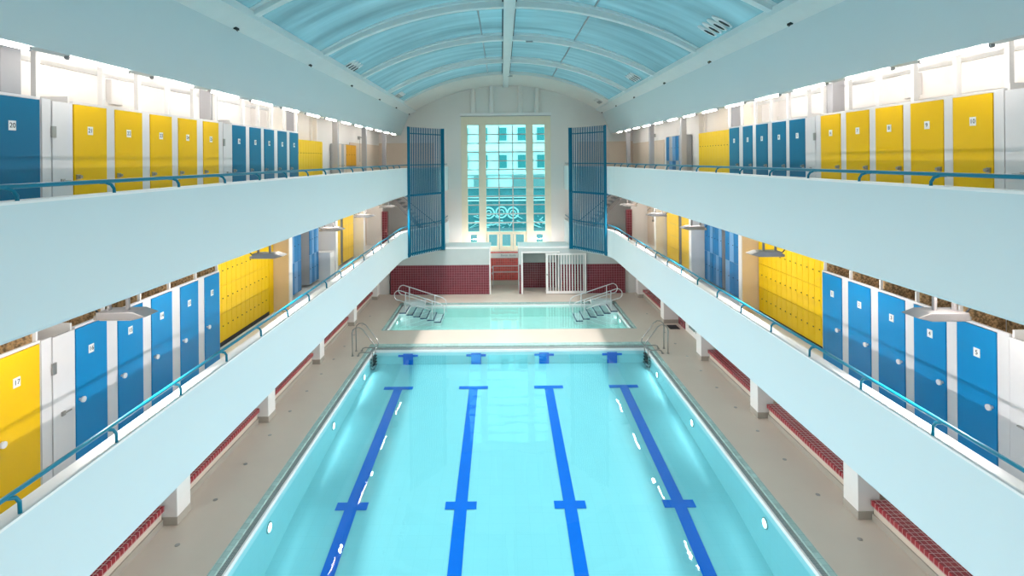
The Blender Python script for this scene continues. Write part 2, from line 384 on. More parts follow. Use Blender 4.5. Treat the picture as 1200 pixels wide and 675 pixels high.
# columns & benches under the lower gallery
COLY = [2.1, 6.28, 10.46, 14.55, 18.7, 23.0, 27.3]
for s in (-1, 1):
    for k, y in enumerate(COLY):
        mb = MB(); w = 1.1 if (s == 1 and k == 5) else .42
        mb.box(s*6.52, s*(6.52+w), y, y+.45, 0, LO_B-.005, 0); mb.box(s*6.51, s*(6.53+w), y-.01, y+.46, 0, .16, 1)
        struct(mb.build('column', ['white', 'skirt'], bevel=.01), 'short white column under the %s lower gallery, %s from the camera' % (SD[s], ORD[k]))
    for k in range(len(COLY)-1):
        if s == 1 and k == 4: continue
        y0, y1 = COLY[k]+.46, COLY[k+1]-.03
        if y1 < 4: continue
        t = thing('tiled_bench', (s*7.1, (y0+y1)/2, 0), 'long %s tiled bench under the %s gallery between white columns, %s from the camera' % ('oxblood red', SD[s], ORD[k-1]), 'bench', 'red tiled benches')
        MB().box(s*6.74, s*7.9, y0, y1, .29, .40).build('seat', 'redb', t, bevel=.008)
        mb = MB(); mb.box(s*6.80, s*7.9, y0, y1, 0, .29, 0); mb.box(s*6.77, s*6.82, y0, y1, 0, .13, 1)
        mb.build('plinth', ['deck', 'skirt'], t)
# right-hand doorway between the fifth column and the block
t = thing('lobby_door', (7.15, 20.6, 0), 'white double door with glass panes deep under the right gallery between columns', 'door')
MB().box(7.13, 7.22, 19.25, 22.1, 0, 2.05).build('door_leaf', 'white', t, bevel=.01)
for y in (19.8, 20.55, 21.3):
    MB().box(7.10, 7.13, y-.3, y+.3, .25, 1.85).build('pane', 'shop', t)
tag(MB().box(7.13, 7.99, 22.15, 22.95, 0, 2.28).build('tiled_pier', 'red'), 'oxblood tiled pier beside the lobby door under the right gallery', 'pier')
tag(MB().box(6.55, 6.95, 22.2, 22.75, 0, .012).build('floor_grate', 'dark'), 'dark square floor grate before the lobby door', 'grate')
for s in (-1, 1):
    mb = MB(); mb.box(s*6.12, s*7.99, 28.35, 28.5, 0, LO_B-.01); struct(mb.build('wall_end_'+SD[s], 'white'))
    for k in range(13):
        y = 8.6+1.32*k
        z = 0
        mb = MB(); mb.disc((s*6.2, y, 0), (0, 0, 1), .045, .006, 14, 0); mb.disc((s*6.2, y, .006), (0, 0, 1), .015, .003, 10, 1)
        tag(mb.build('floor_drain', ['steel', 'grey']), 'small round steel deck drain on the %s walkway, %s from the camera' % (SD[s], ORD[k]), 'drain', 'deck drains')

# ------------------------------------------------------------------ cabins
def digits(txt, s, x, y, z, parent, size=.10):
    cu = bpy.data.curves.new('digits', 'FONT'); cu.body = txt; cu.size = size; cu.align_x = 'CENTER'; cu.align_y = 'CENTER'; cu.extrude = .001
    o = bpy.data.objects.new('digits_tmp', cu); C.objects.link(o)
    dg = bpy.context.evaluated_depsgraph_get(); me = bpy.data.meshes.new_from_object(o.evaluated_get(dg)); bpy.data.objects.remove(o)
    org = ORG[parent.name]
    for v in me.vertices:
        a, b, c = v.co; v.co = (x-s*c-org[0], y-s*a-org[1], z+b-org[2])   # faces the pool
    me.materials.clear(); me.materials.append(M['ink'])
    o = bpy.data.objects.new('digits', me); C.objects.link(o); o.parent = parent; ORG[o.name] = org; return o
def cabin(s, xd, y0, y1, d0, d1, zf, zt, colour, num, label, group, upper=False):
    """y0..y1 the cabin, d0..d1 its door (nearer end first)"""
    t = thing('changing_cabin', (s*xd, (y0+y1)/2, zf), label, 'changing cabin', group)
    mb = MB()
    if d0-y0 > .02: mb.box(s*xd, s*(xd+.03), y0, d0-.008, zf, zt)
    if y1-d1 > .02: mb.box(s*xd, s*(xd+.03), d1+.018, y1, zf, zt)
    if mb.v: mb.build('front_panel', 'lam', t)
    zp = zt+.20
    MB().box(s*(xd+.03), s*(xd+.70 if not upper else XW-.08), y1-.035, y1-.005, zf, zp if not upper else zt+.02).build('partition', 'white', t)
    if not upper: MB().box(s*(xd+.08), s*(xd+.69), y1-.055, y1-.035, zt-.6, zt+.19).build('woodwool_lining', 'wool', t)
    MB().box(s*(xd+.03), s*(xd+.06), d1-.02, d1+.02, zf, zt-.01).build('door_joint', 'gap', t)
    MB().box(s*(xd+.004), s*(xd+.05), y0, y1, zt, zt+.035).build('head_rail', 'lam', t)
    door = MB().box(s*(xd-.012), s*(xd+.02), d0, d1, zf+.06, zt-.008).build('door', colour, t, bevel=.003)
    zpz = zt-.38; w = .062; yc = (d0+d1)/2-.02
    pl = MB().box(s*(xd-.018), s*(xd-.012), yc-.052, yc+.052, zpz-w, zpz+w).build('number_plate', 'plate', door)
    digits(num, s, s*(xd-.020), yc, zpz, pl, .09)
    zk = zt-1.05 if not upper else zt-1.07
    if upper:
        MB().box(s*(xd-.035), s*(xd-.012), d0+.025, d0+.085, zk-.04, zk+.035).tube([(s*(xd-.035), d0+.065, zk), (s*(xd-.07), d0+.065, zk)], .025, 10).build('latch', 'steel', door)
    else:
        MB().tube([(s*(xd-.012), d0+.06, zk), (s*(xd-.03), d0+.06, zk), (s*(xd-.031), d0+.06, zk), (s*(xd-.06), d0+.06, zk)], .02, 10).disc((s*(xd-.055), d0+.06, zk), (-s, 0, 0), .042, .03, 14).build('knob', 'knob', door, smooth=True)
    return t
def panel_bay(s, xd, y0, y1, zf, zt, label, upper):
    """white service door leaf seen at the end of a cabin row"""
    t = thing('service_door_bay', (s*xd, (y0+y1)/2, zf), label, 'door')
    MB().box(s*(xd+.03), s*(xd+.06), y0, y1, zf, zt-.01).build('door_joint', 'gap', t)
    mid = y0+(y1-y0)*.30
    MB().box(s*xd, s*(xd+.03), y0, mid-.008, zf, zt+.02).build('jamb', 'lam', t)
    lf = MB().box(s*(xd-.008), s*(xd+.025), mid+.008, y1, zf+.05, zt).build('door', 'lam', t)
    MB().box(s*(xd-.03), s*(xd-.008), mid-.02, mid+.05, zt-.51, zt-.35).build('hinge', 'steel', lf)
    zk = zt-1.12
    MB().tube([(s*(xd-.03), mid+.16, zk), (s*(xd-.03), mid+.30, zk)], .012, 8).box(s*(xd-.03), s*(xd-.008), mid+.14, mid+.20, zk-.03, zk+.03).build('latch', 'steel', lf)
    MB().box(s*(xd+.03), s*(xd+.70), y1-.035, y1-.005, zf, zt+.1).build('partition', 'white', t)
    return t
XD = 6.5  # cabin, pillar and gallery wall positions scaled about the camera to a nearer depth
ZL, ZU = 4.53, 7.82
POS = ['nearest the camera', 'second from the camera', 'third from the camera', 'fourth from the camera', 'farthest from the camera']
# lower right: blue 5..1
for i in range(5):
    far = 8.11+.850*i; near = far-.642
    cabin(1, XD, far-.823, far+.027, near, far, LO_F, ZL, 'blue', str(5-i), 'bright blue cabin door numbered %d in the lower right gallery row, %s' % (5-i, POS[i]), 'blue cabins of the lower right gallery')
panel_bay(1, XD, 6.666, 7.275, LO_F, ZL, 'white service door at the near end of the lower right cabin row', False)
for i, nn in enumerate(('6', '7')):   # yellow ones beyond the frame edge
    pass
# lower left: blue row
LL = [(7.975, 8.6, '16'), (8.855, 9.464, '15'), (9.703, 10.304, '14'), (10.576, 11.193, '13'), (11.44, 12.032, '12')]
for i, (a, b, n) in enumerate(LL):
    y0 = 7.975 if i == 0 else LL[i-1][1]+.025
    cabin(-1, XD, y0-.0, b+.025, a, b, LO_F, ZL, 'blue', n, 'bright blue cabin door in the lower left gallery row, %s' % POS[i], 'blue cabins of the lower left gallery')
panel_bay(-1, XD, 7.391, 7.958, LO_F, ZL, 'white service door between the yellow and blue doors of the lower left gallery', False)
cabin(-1, XD, 6.502, 7.374, 6.683, 7.349, LO_F, ZL, 'yellow', '17', 'bright yellow cabin door at the near end of the lower left gallery', 'yellow cabin of the lower left gallery')
# upper right
for i in range(5):
    far = 8.15+.843*i; near = far-.658
    cabin(1, XD, far-.817, far+.026, near, far, UP_F, ZU, 'yellow', str(10-i), 'yellow cabin door numbered %d in the upper right gallery row, %s' % (10-i, POS[i]), 'yellow cabins of the upper right gallery', True)
panel_bay(1, XD, 6.707, 7.308, UP_F, ZU, 'grey white service door at the near end of the upper right yellow cabin row', True)
panel_bay(1, XD, 11.563, 12.115, UP_F, ZU, 'grey white service door between yellow and blue cabins of the upper right gallery', True)
for i in range(5):
    near = [12.131, 12.954, 13.843, 14.682, 15.514][i]; far = [12.781, 13.604, 14.46, 15.25, 16.155][i]
    y0 = 12.131 if i == 0 else [0, 12.806, 13.629, 14.485, 15.275][i]
    cabin(1, XD, y0, far+.03, near, far, UP_F, ZU, 'dblue', str(5-i), 'deep blue cabin door in the upper right gallery row, %s' % POS[i], 'blue cabins of the upper right gallery', True)
# upper left
cabin(-1, XD, 6.502, 7.407, 6.584, 7.382, UP_F, ZU, 'dblue', '20', 'large blue cabin door numbered 20 at the near end of the upper left gallery', 'blue cabins of the upper left gallery', True)
panel_bay(-1, XD, 7.432, 7.95, UP_F, ZU, 'grey white service door between blue door 20 and the yellow cabins', True)
UL = [(7.975, 8.633), (8.831, 9.489), (9.711, 10.345), (10.559, 11.193), (11.44, 12.049)]
for i, (a, b) in enumerate(UL):
    y0 = 7.967 if i == 0 else UL[i-1][1]+.025
    cabin(-1, XD, y0, b+.025, a, b, UP_F, ZU, 'yellow', str(21+i), 'yellow cabin door in the upper left gallery row, %s' % POS[i], 'yellow cabins of the upper left gallery', True)
panel_bay(-1, XD, 12.082, 12.658, UP_F, ZU, 'grey white service door between yellow and blue cabins of the upper left gallery', True)
UB = [(12.674, 13.333), (13.547, 14.172), (14.378, 14.995), (15.25, 15.876), (16.114, 16.773)]
for i, (a, b) in enumerate(UB):
    y0 = 12.666 if i == 0 else UB[i-1][1]+.025
    cabin(-1, XD, y0, b+.025, a, b, UP_F, ZU, 'dblue', str(26+i), 'deep blue cabin door in the upper left gallery row, %s' % POS[i], 'blue cabins of the upper left gallery', True)

# woodwool clad wall strip behind the lower cabins, white posts over the upper ones
for s in (-1, 1):
    yb = 11.604 if s > 0 else 12.032
    k = 0; y = 6.172
    edges = ([8.137+.850*i for i in range(-1, 5)] if s > 0 else [7.395, 7.967]+[b+.025 for a, b, n in LL])
    for a, b in zip(edges, edges[1:]):
        if b-a < .6: continue
        struct(MB().box(s*(XD+.70), s*(XD+.74), a+.03, b-.06, ZL-.6, ZL+.25).build('trim_woodwool', 'wool'))
    struct(MB().box(s*(XD+.74), s*(XD+.82), 5.761, yb, LO_F, ZCL).build('wall_cabin_back_'+SD[s], 'wall'))
    # upper posts, one per cabin joint
    ed = ([7.33+.843*i for i in range(6)]+[12.12+.84*i for i in range(6)]) if s > 0 else ([7.42]+[b+.01 for a, b in UL]+[b+.01 for a, b in UB])
    t = thing('partition_frame', (s*(XD+.1), 11.522, ZU), 'row of slim white steel posts standing on the upper %s cabins up to the ceiling' % SD[s], 'frame', 'white post frames over the upper cabins')
    for y in ed:
        MB().box(s*(XD+.04), s*(XD+.11), y-.035, y+.035, ZU+.035, ZCU).build('post', 'white', t)
    MB().box(s*(XD+.74), s*(XD+.79), 6.584, 16.46, ZCU-.75, ZCU-.68).build('cross_beam', 'white', t)

# pillars through the upper gallery and the bay walls of the lower one
PIL = {1: [6.584, 11.316, 16.254, 20.493, 24.855, 29.422], -1: [6.954, 11.975, 16.806, 20.822, 25.184, 29.463]}
for s in (-1, 1):
    for k, y in enumerate(PIL[s]):
        big = k < 3
        if 0: pass
        else: mb = MB().box(s*(XD+.0), s*(XD+.2), y, y+.17, UP_F, ZCU)
        if big: mb = MB().box(s*(XD+.12), s*(XD+.37), y, y+.30, ZU+.05, ZCU)
        struct(mb.build('pillar', 'grey', bevel=.008), 'grey pillar of the upper %s gallery, %s from the camera' % (SD[s], ORD[k]))
XB = 6.954   # recess plane of the lower bays
# (y0, y1) of solid piers between recesses, and back wall of the far bays
PIERS = {1: [(15.40, 15.62, 'cream'), (19.50, 19.75, 'white'), (24.00, 24.25, 'white')], -1: [(16.00, 16.25, 'cream'), (20.50, 20.75, 'white'), (24.65, 24.90, 'white')]}
for s in (-1, 1):
    for k, (a, b, c) in enumerate(PIERS[s]):
        mb = MB().box(s*XD, s*XW, a, b, LO_F, ZCL)
        if c == 'cream': mb = MB().box(s*XD, s*XW, a+.02, b, LO_F, ZCL, 0).box(s*(XD+.02), s*XW, a, a+.02, LO_F, ZCL, 1)
        struct(mb.build('wall_pier_'+SD[s], ['white', c]))
    mb = MB()
    y0 = 11.604 if s > 0 else 12.057
    mb.box(s*7.695, s*XW, y0, 23.867, LO_F, ZCL)
    struct(mb.build('wall_recess_'+SD[s], 'wall'))
    yb = PIERS[s][2][1]
    mb = MB().box(s*7.325, s*7.407, yb, 28.476, LO_F, ZCL, 0).box(s*6.502, s*7.407, 28.476, 28.64, LO_F, ZCL, 1)
    struct(mb.build('wall_shower_'+SD[s], ['beige', 'wall']))
    tag(MB().box(s*6.214, s*6.502, 28.393, 28.64, LO_F, 4.30).build('tiled_pier', 'red'), 'oxblood tiled pier at the far end of the lower %s gallery' % SD[s], 'pier')
    # upper gallery far walls
    mb = MB().box(s*7.489, s*7.654, (16.213 if s > 0 else 16.871), 20.575, UP_F, ZCU, 0).box(s*7.407, s*7.654, 20.575, 20.698, UP_F, ZCU, 0).box(s*7.654, s*XW, (16.213 if s > 0 else 16.871), (16.295 if s > 0 else 16.954), UP_F, ZCU, 0).box(s*7.242, s*7.60, 20.70, YE, UP_F, ZCU, 0)
    mb.box(s*7.218, s*7.251, 25.101, YE, UP_F, 7.81, 1); mb.box(s*7.218, s*4.1, YE-.03, YE-.005, UP_F, 7.94, 1)
    struct(mb.build('wall_upper_bay_'+SD[s], ['wall', 'beige']))

# ------------------------------------------------------------------ lockers
def locker_unit(s, xf, y0, y1, z0, z1, cols, rows, body, doors, label, group, locks=True, depth=.42):
    t = thing('locker_unit', (s*xf, (y0+y1)/2, z0), label, 'locker', group)
    MB().box(s*(xf+.02), s*(xf+depth), y0+.004, y1-.004, z0, z1).build('carcass', body, t)
    w = (y1-y0)/cols; h = (z1-z0-.02)/rows
    for c in range(cols):
        for r in range(rows):
            dm = doors[(c+r) % len(doors)] if isinstance(doors, list) else doors
            ya, yb2 = y0+c*w+.006, y0+(c+1)*w-.006; za, zb2 = z0+.01+r*h+.006, z0+.01+(r+1)*h-.006
            d = MB().box(s*xf, s*(xf+.018), ya, yb2, za, zb2).build('locker_door', dm, t)
            if locks: MB().box(s*(xf-.014), s*xf, ya+.03, ya+.058, (za+zb2)/2+.02, (za+zb2)/2+.042).build('lock', 'dark', d)
    return t
def bank(s, xf, y0, y1, n, z0, z1, cols, rows, body, doors, text, group, **k):
    w = (y1-y0)/n
    for i in range(n):
        locker_unit(s, xf, y0+i*w, y0+(i+1)*w, z0, z1, cols, rows, body, doors, text+(', %s from the near end' % ORD[i] if n > 1 else ''), group, **k)
ZB = LO_F+.10
for s, a, b in ((1, 11.62, 15.36), (-1, 12.065, 15.66)):
    bank(s, XB, a, b, 5, ZB, 4.66, 3, 3, 'ylock', 'ylock', 'three-tier yellow locker unit of the lower %s gallery' % SD[s], 'yellow lockers of the lower %s gallery' % SD[s])
    struct(MB().box(s*(XB+.0), s*7.654, a, b+.02, LO_F, ZB).build('baseboard_'+SD[s], 'gap'))
struct(MB().box(-XB, -7.654, 15.68, 15.98, LO_F, 4.66).build('trim_5', 'ylock'))
NF = ('nearer', 'farther')
def pair(s, spans, z0, z1, cols, rows, body, doors, text, group, **k):
    for i, (a, b) in enumerate(spans):
        locker_unit(s, XB, a, b, z0, z1, cols, rows, body, doors, text % NF[i], group, **k)
pair(1, [(15.66, 16.66), (16.68, 17.66)], ZB, 4.70, 3, 2, 'carcass', ['block', 'block', 'lblock'], '%s blue locker unit of the lower right gallery beyond the cream pier', 'blue lockers of the lower right gallery')
pair(1, [(17.95, 18.69), (18.71, 19.46)], ZB, 4.70, 3, 2, 'carcass', ['block', 'lblock', 'block'], '%s striped blue locker unit of the lower right gallery before the white pier', 'blue lockers of the lower right gallery')
pair(1, [(20.2, 21.95), (22.32, 23.9)], ZB, 4.70, 4, 4, 'carcass', 'pale_ylock', '%s soft yellow locker unit between white piers of the lower right gallery', 'soft yellow lockers of the lower right gallery', locks=False)
pair(-1, [(16.4, 17.28), (17.3, 18.2)], ZB, 4.70, 3, 2, 'carcass', ['block', 'lblock', 'block'], '%s dark blue locker unit of the lower left gallery beyond the cream pier', 'blue lockers of the lower left gallery')
pair(-1, [(19.0, 19.45), (19.47, 19.92)], ZB, 4.70, 2, 2, 'carcass', ['lblock', 'block'], '%s striped blue locker unit of the lower left gallery before the white block', 'blue lockers of the lower left gallery')
pair(-1, [(20.95, 22.65), (23.0, 24.6)], ZB, 4.70, 4, 4, 'carcass', 'pale_ylock', '%s soft yellow locker unit between white piers of the lower left gallery', 'soft yellow lockers of the lower left gallery', locks=False)
tag(MB().box(-6.55, -7.57, 19.98, 20.48, LO_F, 3.60).build('counter_block', 'white', bevel=.01), 'white half-height block beside the blue lockers of the lower left gallery', 'counter')
# upper lockers
UZ = UP_F+.05
bank(1, XB, 16.42, 19.95, 5, UZ, 7.85, 3, 2, 'ylock', 'ylock', 'yellow two-tier locker unit in the upper right gallery', 'yellow lockers of the upper right gallery')
bank(-1, XB, 17.45, 20.45, 4, UZ, 7.68, 3, 2, 'ylock', 'ylock', 'yellow two-tier locker unit in the upper left gallery', 'yellow lockers of the upper left gallery')
pair(1, [(21.4, 22.6), (22.62, 23.9)], UZ, 7.88, 3, 2, 'carcass', ['block', 'lblock', 'carcass'], '%s blue striped locker unit in the upper right gallery beyond the thin pillar', 'blue lockers of the upper right gallery', depth=.25)
locker_unit(-1, XB, 22.2, 23.55, UZ, 7.67, 4, 1, 'carcass', ['carcass', 'beige'], 'tall grey locker unit in the upper left gallery behind the thin pillar', 'grey lockers of the upper left gallery', depth=.25)
pair(-1, [(23.6, 24.4), (24.42, 25.2)], 6.72, 7.67, 2, 1, 'carcass', 'amber', '%s amber yellow wall locker in the upper left gallery beyond the grey lockers', 'amber lockers of the upper left gallery', depth=.25)
locker_unit(-1, XB, 23.6, 25.2, UZ, 6.70, 5, 1, 'carcass', 'beige', 'low beige locker unit under the amber wall lockers of the upper left gallery', 'grey lockers of the upper left gallery', depth=.25)

# ------------------------------------------------------------------ lamps
def batten(s, y, k):
    t = thing('light_batten', (s*6.04, y, FAS_B), 'lit white tube light under the upper %s fascia, %s from the camera' % (SD[s], ORD[k]), 'light', 'tube lights under the %s fascia' % SD[s])
    MB().box(s*6.01, s*6.10, y-.60, y+.60, FAS_B+.0, FAS_B+.05).build('housing', 'grey', t)
    MB().tube([(s*6.05, y-.575, FAS_B-.022), (s*6.05, y+.575, FAS_B-.022)], .024, 10).build('tube', 'tube', t, smooth=True)
    for q in (-.59, .59): MB().disc((s*6.05, y+q-.02, FAS_B-.022), (0, 1, 0), .03, .04, 10).build('end_cap', 'grey', t)
for s in (-1, 1):
    y = 6.12 if s < 0 else 5.82; k = 0
    while y < 30.3:
        batten(s, y, k); y += 1.778; k += 1
    for k in range(6):
        yy = 7.1+1.98*k+(.25 if s < 0 else 0)
        t = thing('light_batten', (s*7.4, yy, ZCU-.1), 'tube light on the ceiling behind the upper %s cabins, %s from the camera' % (SD[s], ORD[k]), 'light', 'tube lights above the upper cabins')
        MB().box(s*7.36, s*7.44, yy-.6, yy+.6, ZCU-.05, ZCU).build('housing', 'grey', t)
        MB().tube([(s*7.4, yy-.57, ZCU-.08), (s*7.4, yy+.57, ZCU-.08)], .028, 8).build('tube', 'tubehi', t, smooth=True)
    struct(MB().box(s*5.99, s*6.13, YN, 30.8, FAS_B+.05, FAS_B+.12).build('trim_light_track_'+SD[s], 'grey'))
FL = {1: [7.2, 11.9, 16.4, 20.3, 24.8], -1: [7.56, 12.2, 16.8, 20.8, 25.0]}
def flood(s, y, k):
    xc = 5.44; z = 4.85
    t = thing('floodlight', (s*xc, y, z), 'flat grey floodlight hung on straps under the upper %s gallery, %s from the camera' % (SD[s], ORD[k]), 'floodlight', 'floodlights under the upper galleries')
    mb = MB(); w = .15
    prof = [(s*(xc-.34), z+.005), (s*(xc-.16), z+.07), (s*(xc+.34), z+.065), (s*(xc+.34), z-.035), (s*(xc-.16), z-.04)]
    mb.prism(prof, y-w, y+w); mb.build('housing', 'flood', t, bevel=.008)
    MB().box(s*(xc-.13), s*(xc+.30), y-w+.02, y+w-.02, z-.047, z-.037).build('lens', 'muntin', t)
    for dx in (-.02, .24):
        MB().box(s*(xc+dx), s*(xc+dx+.04), y-.02, y+.02, z+.06, ZCL).build('strap', 'flood', t)
    MB().box(s*(xc+.28), s*(xc+.42), y-.08, y+.08, z-.055, z+.0).build('bracket', 'steel', t)
    pts = [(s*(xc+.34+.13*math.sin(a)), y, z+.13-.12*math.cos(a)) for a in [i*math.pi/8 for i in range(9)]]
    MB().tube(pts+[(s*(xc+.34), y, z+.28), (s*(xc+.34), y, ZCL)], .012, 6).build('cable', 'dark', t, smooth=True)
for s in (-1, 1):
    for k, y in enumerate(FL[s]): flood(s, y, k)

# ------------------------------------------------------------------ kiosks at the far end
KY0, KY1, KZ = 28.2, 29.75, 2.46
mb = MB()
mb.box(-6.04, -.89, KY0, KY1, 0, LO_B-.01, 0); mb.box(-3.2, -.89, KY0, KY1, LO_B-.01, KZ-.1, 0); mb.box(-3.22, -.87, KY0-.03, KY1+.03, KZ-.10, KZ, 1)
mb.box(-6.04, -.93, KY0-.012, KY0+.01, 0.02, 1.53, 2); mb.box(-.93, -.87, KY0-.02, KY0+.2, 0, KZ-.1, 1)
t = tag(mb.build('tiled_kiosk', ['greyw', 'cap', 'red'], bevel=0), 'low flat-roofed block with oxblood tiled front left of the entrance passage', 'kiosk')
t = thing('entrance_kiosk', (3.3, KY0, 0), 'low flat-roofed block with doorway and slatted gate right of the entrance passage', 'kiosk')
mb = MB(); mb.box(.59, .77, KY0, KY1, 0, KZ-.1); mb.box(2.68, 3.2, KY0, KY1, LO_B-.01, KZ-.1); mb.box(2.68, 6.1, KY0, KY1, 0, LO_B-.01); mb.box(.77, 2.68, KY0, KY1, 2.14, KZ-.1); mb.box(.77, 2.68, KY1-.12, KY1, 0, 2.14)
mb.build('wall', 'greyw', t)
MB().box(.57, 3.22, KY0-.03, KY1+.03, KZ-.1, KZ).build('roof', 'cap', t, bevel=.01)
MB().box(2.72, 6.08, KY0-.012, KY0+.01, .02, 1.53).build('tiling', 'red', t); MB().box(.61, .70, KY0-.012, KY0+.01, .02, 1.53).build('tiling', 'red', t)
MB().box(.78, 2.67, KY1-.14, KY1-.11, .0, 1.36).build('tiling', 'red', t)
mb = MB(); mb.box(.72, .80, KY0-.03, KY0+.1, 0, 2.12); mb.box(.72, 2.70, KY0-.03, KY0+.1, 2.12, 2.2); mb.build('door_frame', 'cap', t)
g = thing('slatted_gate', (3.0, KY0-.08, 0), 'white sliding gate of upright slats leaning over the kiosk doorway', 'gate')
mb = MB(); gy0, gy1 = KY0-.09, KY0-.05
mb.box(1.98, 2.10, gy0, gy1, .03, 2.10); mb.box(3.96, 4.06, gy0, gy1, .03, 2.10); mb.box(2.10, 3.96, gy0, gy1, 2.02, 2.10); mb.box(2.10, 3.96, gy0, gy1, .03, .16)
mb.build('gate_frame', 'cap', g)
for k in range(13):
    x = 2.10+(k+.75)*.142
    MB().box(x-.022, x+.022, gy0, gy1, .16, 2.02).build('slat', 'cap', g)
MB().disc((2.04, gy0-.0, 1.02), (0, -1, 0), .035, .05, 12).build('knob', 'steel', g)
# raised platform and the red tiled landing wall behind the passage
struct(MB().box(-6.3, 6.3, 30.65, YE, 0, 1.74).build('floor_platform', 'white'))
t = thing('tiled_landing_wall', (0.1, 30.55, 0), 'red tiled landing wall, painted as if lit, with white lettered band, seen through the passage', 'wall panel')
MB().box(-2.4, 2.8, 30.5, 30.65, .22, 1.46).build('tiling', 'redlit', t)
MB().box(-2.4, 2.8, 30.48, 30.65, 1.46, 1.73).build('white_band', 'cap', t)
MB().box(-2.4, 2.8, 30.5, 30.65, 1.73, 1.80).build('tile_cap', 'redlit', t)
MB().box(-2.4, 2.8, 30.35, 30.65, 0, .22).build('plinth', 'deck', t)
# faint lettering on the band
cu = bpy.data.curves.new('c', 'FONT'); cu.body = 'Bassin  Ecole'; cu.size = .16; cu.align_x = 'CENTER'; cu.align_y = 'CENTER'; cu.extrude = .002
oo = bpy.data.objects.new('tmp', cu); C.objects.link(oo)
me = bpy.data.meshes.new_from_object(oo.evaluated_get(bpy.context.evaluated_depsgraph_get())); bpy.data.objects.remove(oo)
for v in me.vertices: a, b, c = v.co; v.co = (a-.02, -.078-c, 1.61+b)
me.materials.clear(); me.materials.append(M['carcass']); lt = bpy.data.objects.new('lettering', me); C.objects.link(lt); lt.parent = t
t = thing('guard_rail', (0.1, 29.9, 0), 'pair of slim steel guard rails across the entrance passage', 'railing')
for z in (.80, 1.13):
    MB().tube([(-.80, 29.9, z-.12), (-.83, 29.9, z-.06), (-.79, 29.9, z), (-.7, 29.9, z), (.86, 29.9, z), (.92, 29.9, z), (.96, 29.9, z-.06), (.93, 29.9, z-.12)], .018, 8).build('bar', 'knob', t, smooth=True)
for x in (-.77, .90):
    MB().tube([(x, 29.9, 0), (x, 29.9, 1.13)], .018, 8).build('post', 'knob', t)

for s in (-1, 1):  # unseen uplights added to brighten the end wall and the landing
    t = thing('wall_lamp', (s*1.9, KY1+.06, 2.1), 'unseen white uplight added behind the %s kiosk to brighten the end wall' % SD[s], 'lamp')
    MB().box(s*1.7, s*2.1, KY1+.02, KY1+.14, 2.0, 2.14).build('housing', 'cap', t)
    MB().box(s*1.72, s*2.08, KY1+.03, KY1+.13, 2.141, 2.15).build('lens', 'lamp', t)
# ------------------------------------------------------------------ tall window in the end wall
w = thing('window_1', (0, YE+.1, WZ0), 'tall cream framed window of small panes in the far end wall', 'window')
del w['category']; w['kind'] = 'structure'
def px2x(x): return (x-587.8)/20.58-.25
def py2z(y): return CAMZ-(y-187.2)/20.58
yf0, yf1 = YE+.02, YE+.22
mb = MB()
zt_, zm, zb_ = WZ1, py2z(271.5), WZ0
mb.box(-WX, px2x(547.8), yf0, yf1, zb_, zt_); mb.box(px2x(638.4), WX, yf0, yf1, zb_, zt_); ia, ib = px2x(547.8), px2x(638.4)
mb.box(ia, ib, yf0+.004, yf1-.004, py2z(146.5), zt_)
mb.box(ia, ib, yf0+.004, yf1-.004, zb_, zb_+.06)
mb.box(ia, ib, yf0+.004, yf1-.004, zm-.14, zm)
for a, b in ((561, 569.5), (616.3, 624.8)): mb.box(px2x(a), px2x(b), yf0-.06, yf1, zb_, py2z(146.5))
mb.build('window_frame', 'frame', w, bevel=.01)
mb = MB()
for x in (584.6, 600.8): mb.box(px2x(x)-.03, px2x(x)+.03, yf0+.05, yf1-.05, zm, py2z(147))
for k in range(1, 12):
    z = py2z(147)+(zm-py2z(147))*k/12
    for a, b in ((547.8, 561), (569.5, 616.3), (624.8, 638.4)): mb.box(px2x(a), px2x(b), yf0+.04, yf1-.04, z-.03, z+.03)
mb.build('muntin', 'muntin', w)
mb = MB()
for a, b in ((547.8, 561), (624.8, 638.4)):     # side lights below
    c = (px2x(a)+px2x(b))/2
    mb.box(px2x(a), c-.18, yf0+.02, yf1-.02, zb_, zm-.14); mb.box(c+.18, px2x(b), yf0+.02, yf1-.02, zb_, zm-.14)
    mb.box(c-.18, c+.18, yf0+.02, yf1-.02, zb_, py2z(283.8)); mb.box(c-.18, c+.18, yf0+.02, yf1-.02, py2z(275), zm-.14)
for a, b in ((569.5, 584.6), (584.6, 600.8), (600.8, 616.3)):
    c = (px2x(a)+px2x(b))/2; h = .23
    mb.box(px2x(a)+.01, c-h, yf0+.02, yf1-.02, zb_, zm-.14); mb.box(c+h, px2x(b)-.01, yf0+.02, yf1-.02, zb_, zm-.14)
    mb.box(c-h, c+h, yf0+.02, yf1-.02, zb_, py2z(288.6)); mb.box(c-h, c+h, yf0+.02, yf1-.02, py2z(275), zm-.14)
mb.build('lower_casement', 'frame', w)
MB().box(-WX+.02, WX-.02, yf0+.10, yf0+.106, zb_+.02, zt_-.02).build('pane', 'glass', w)

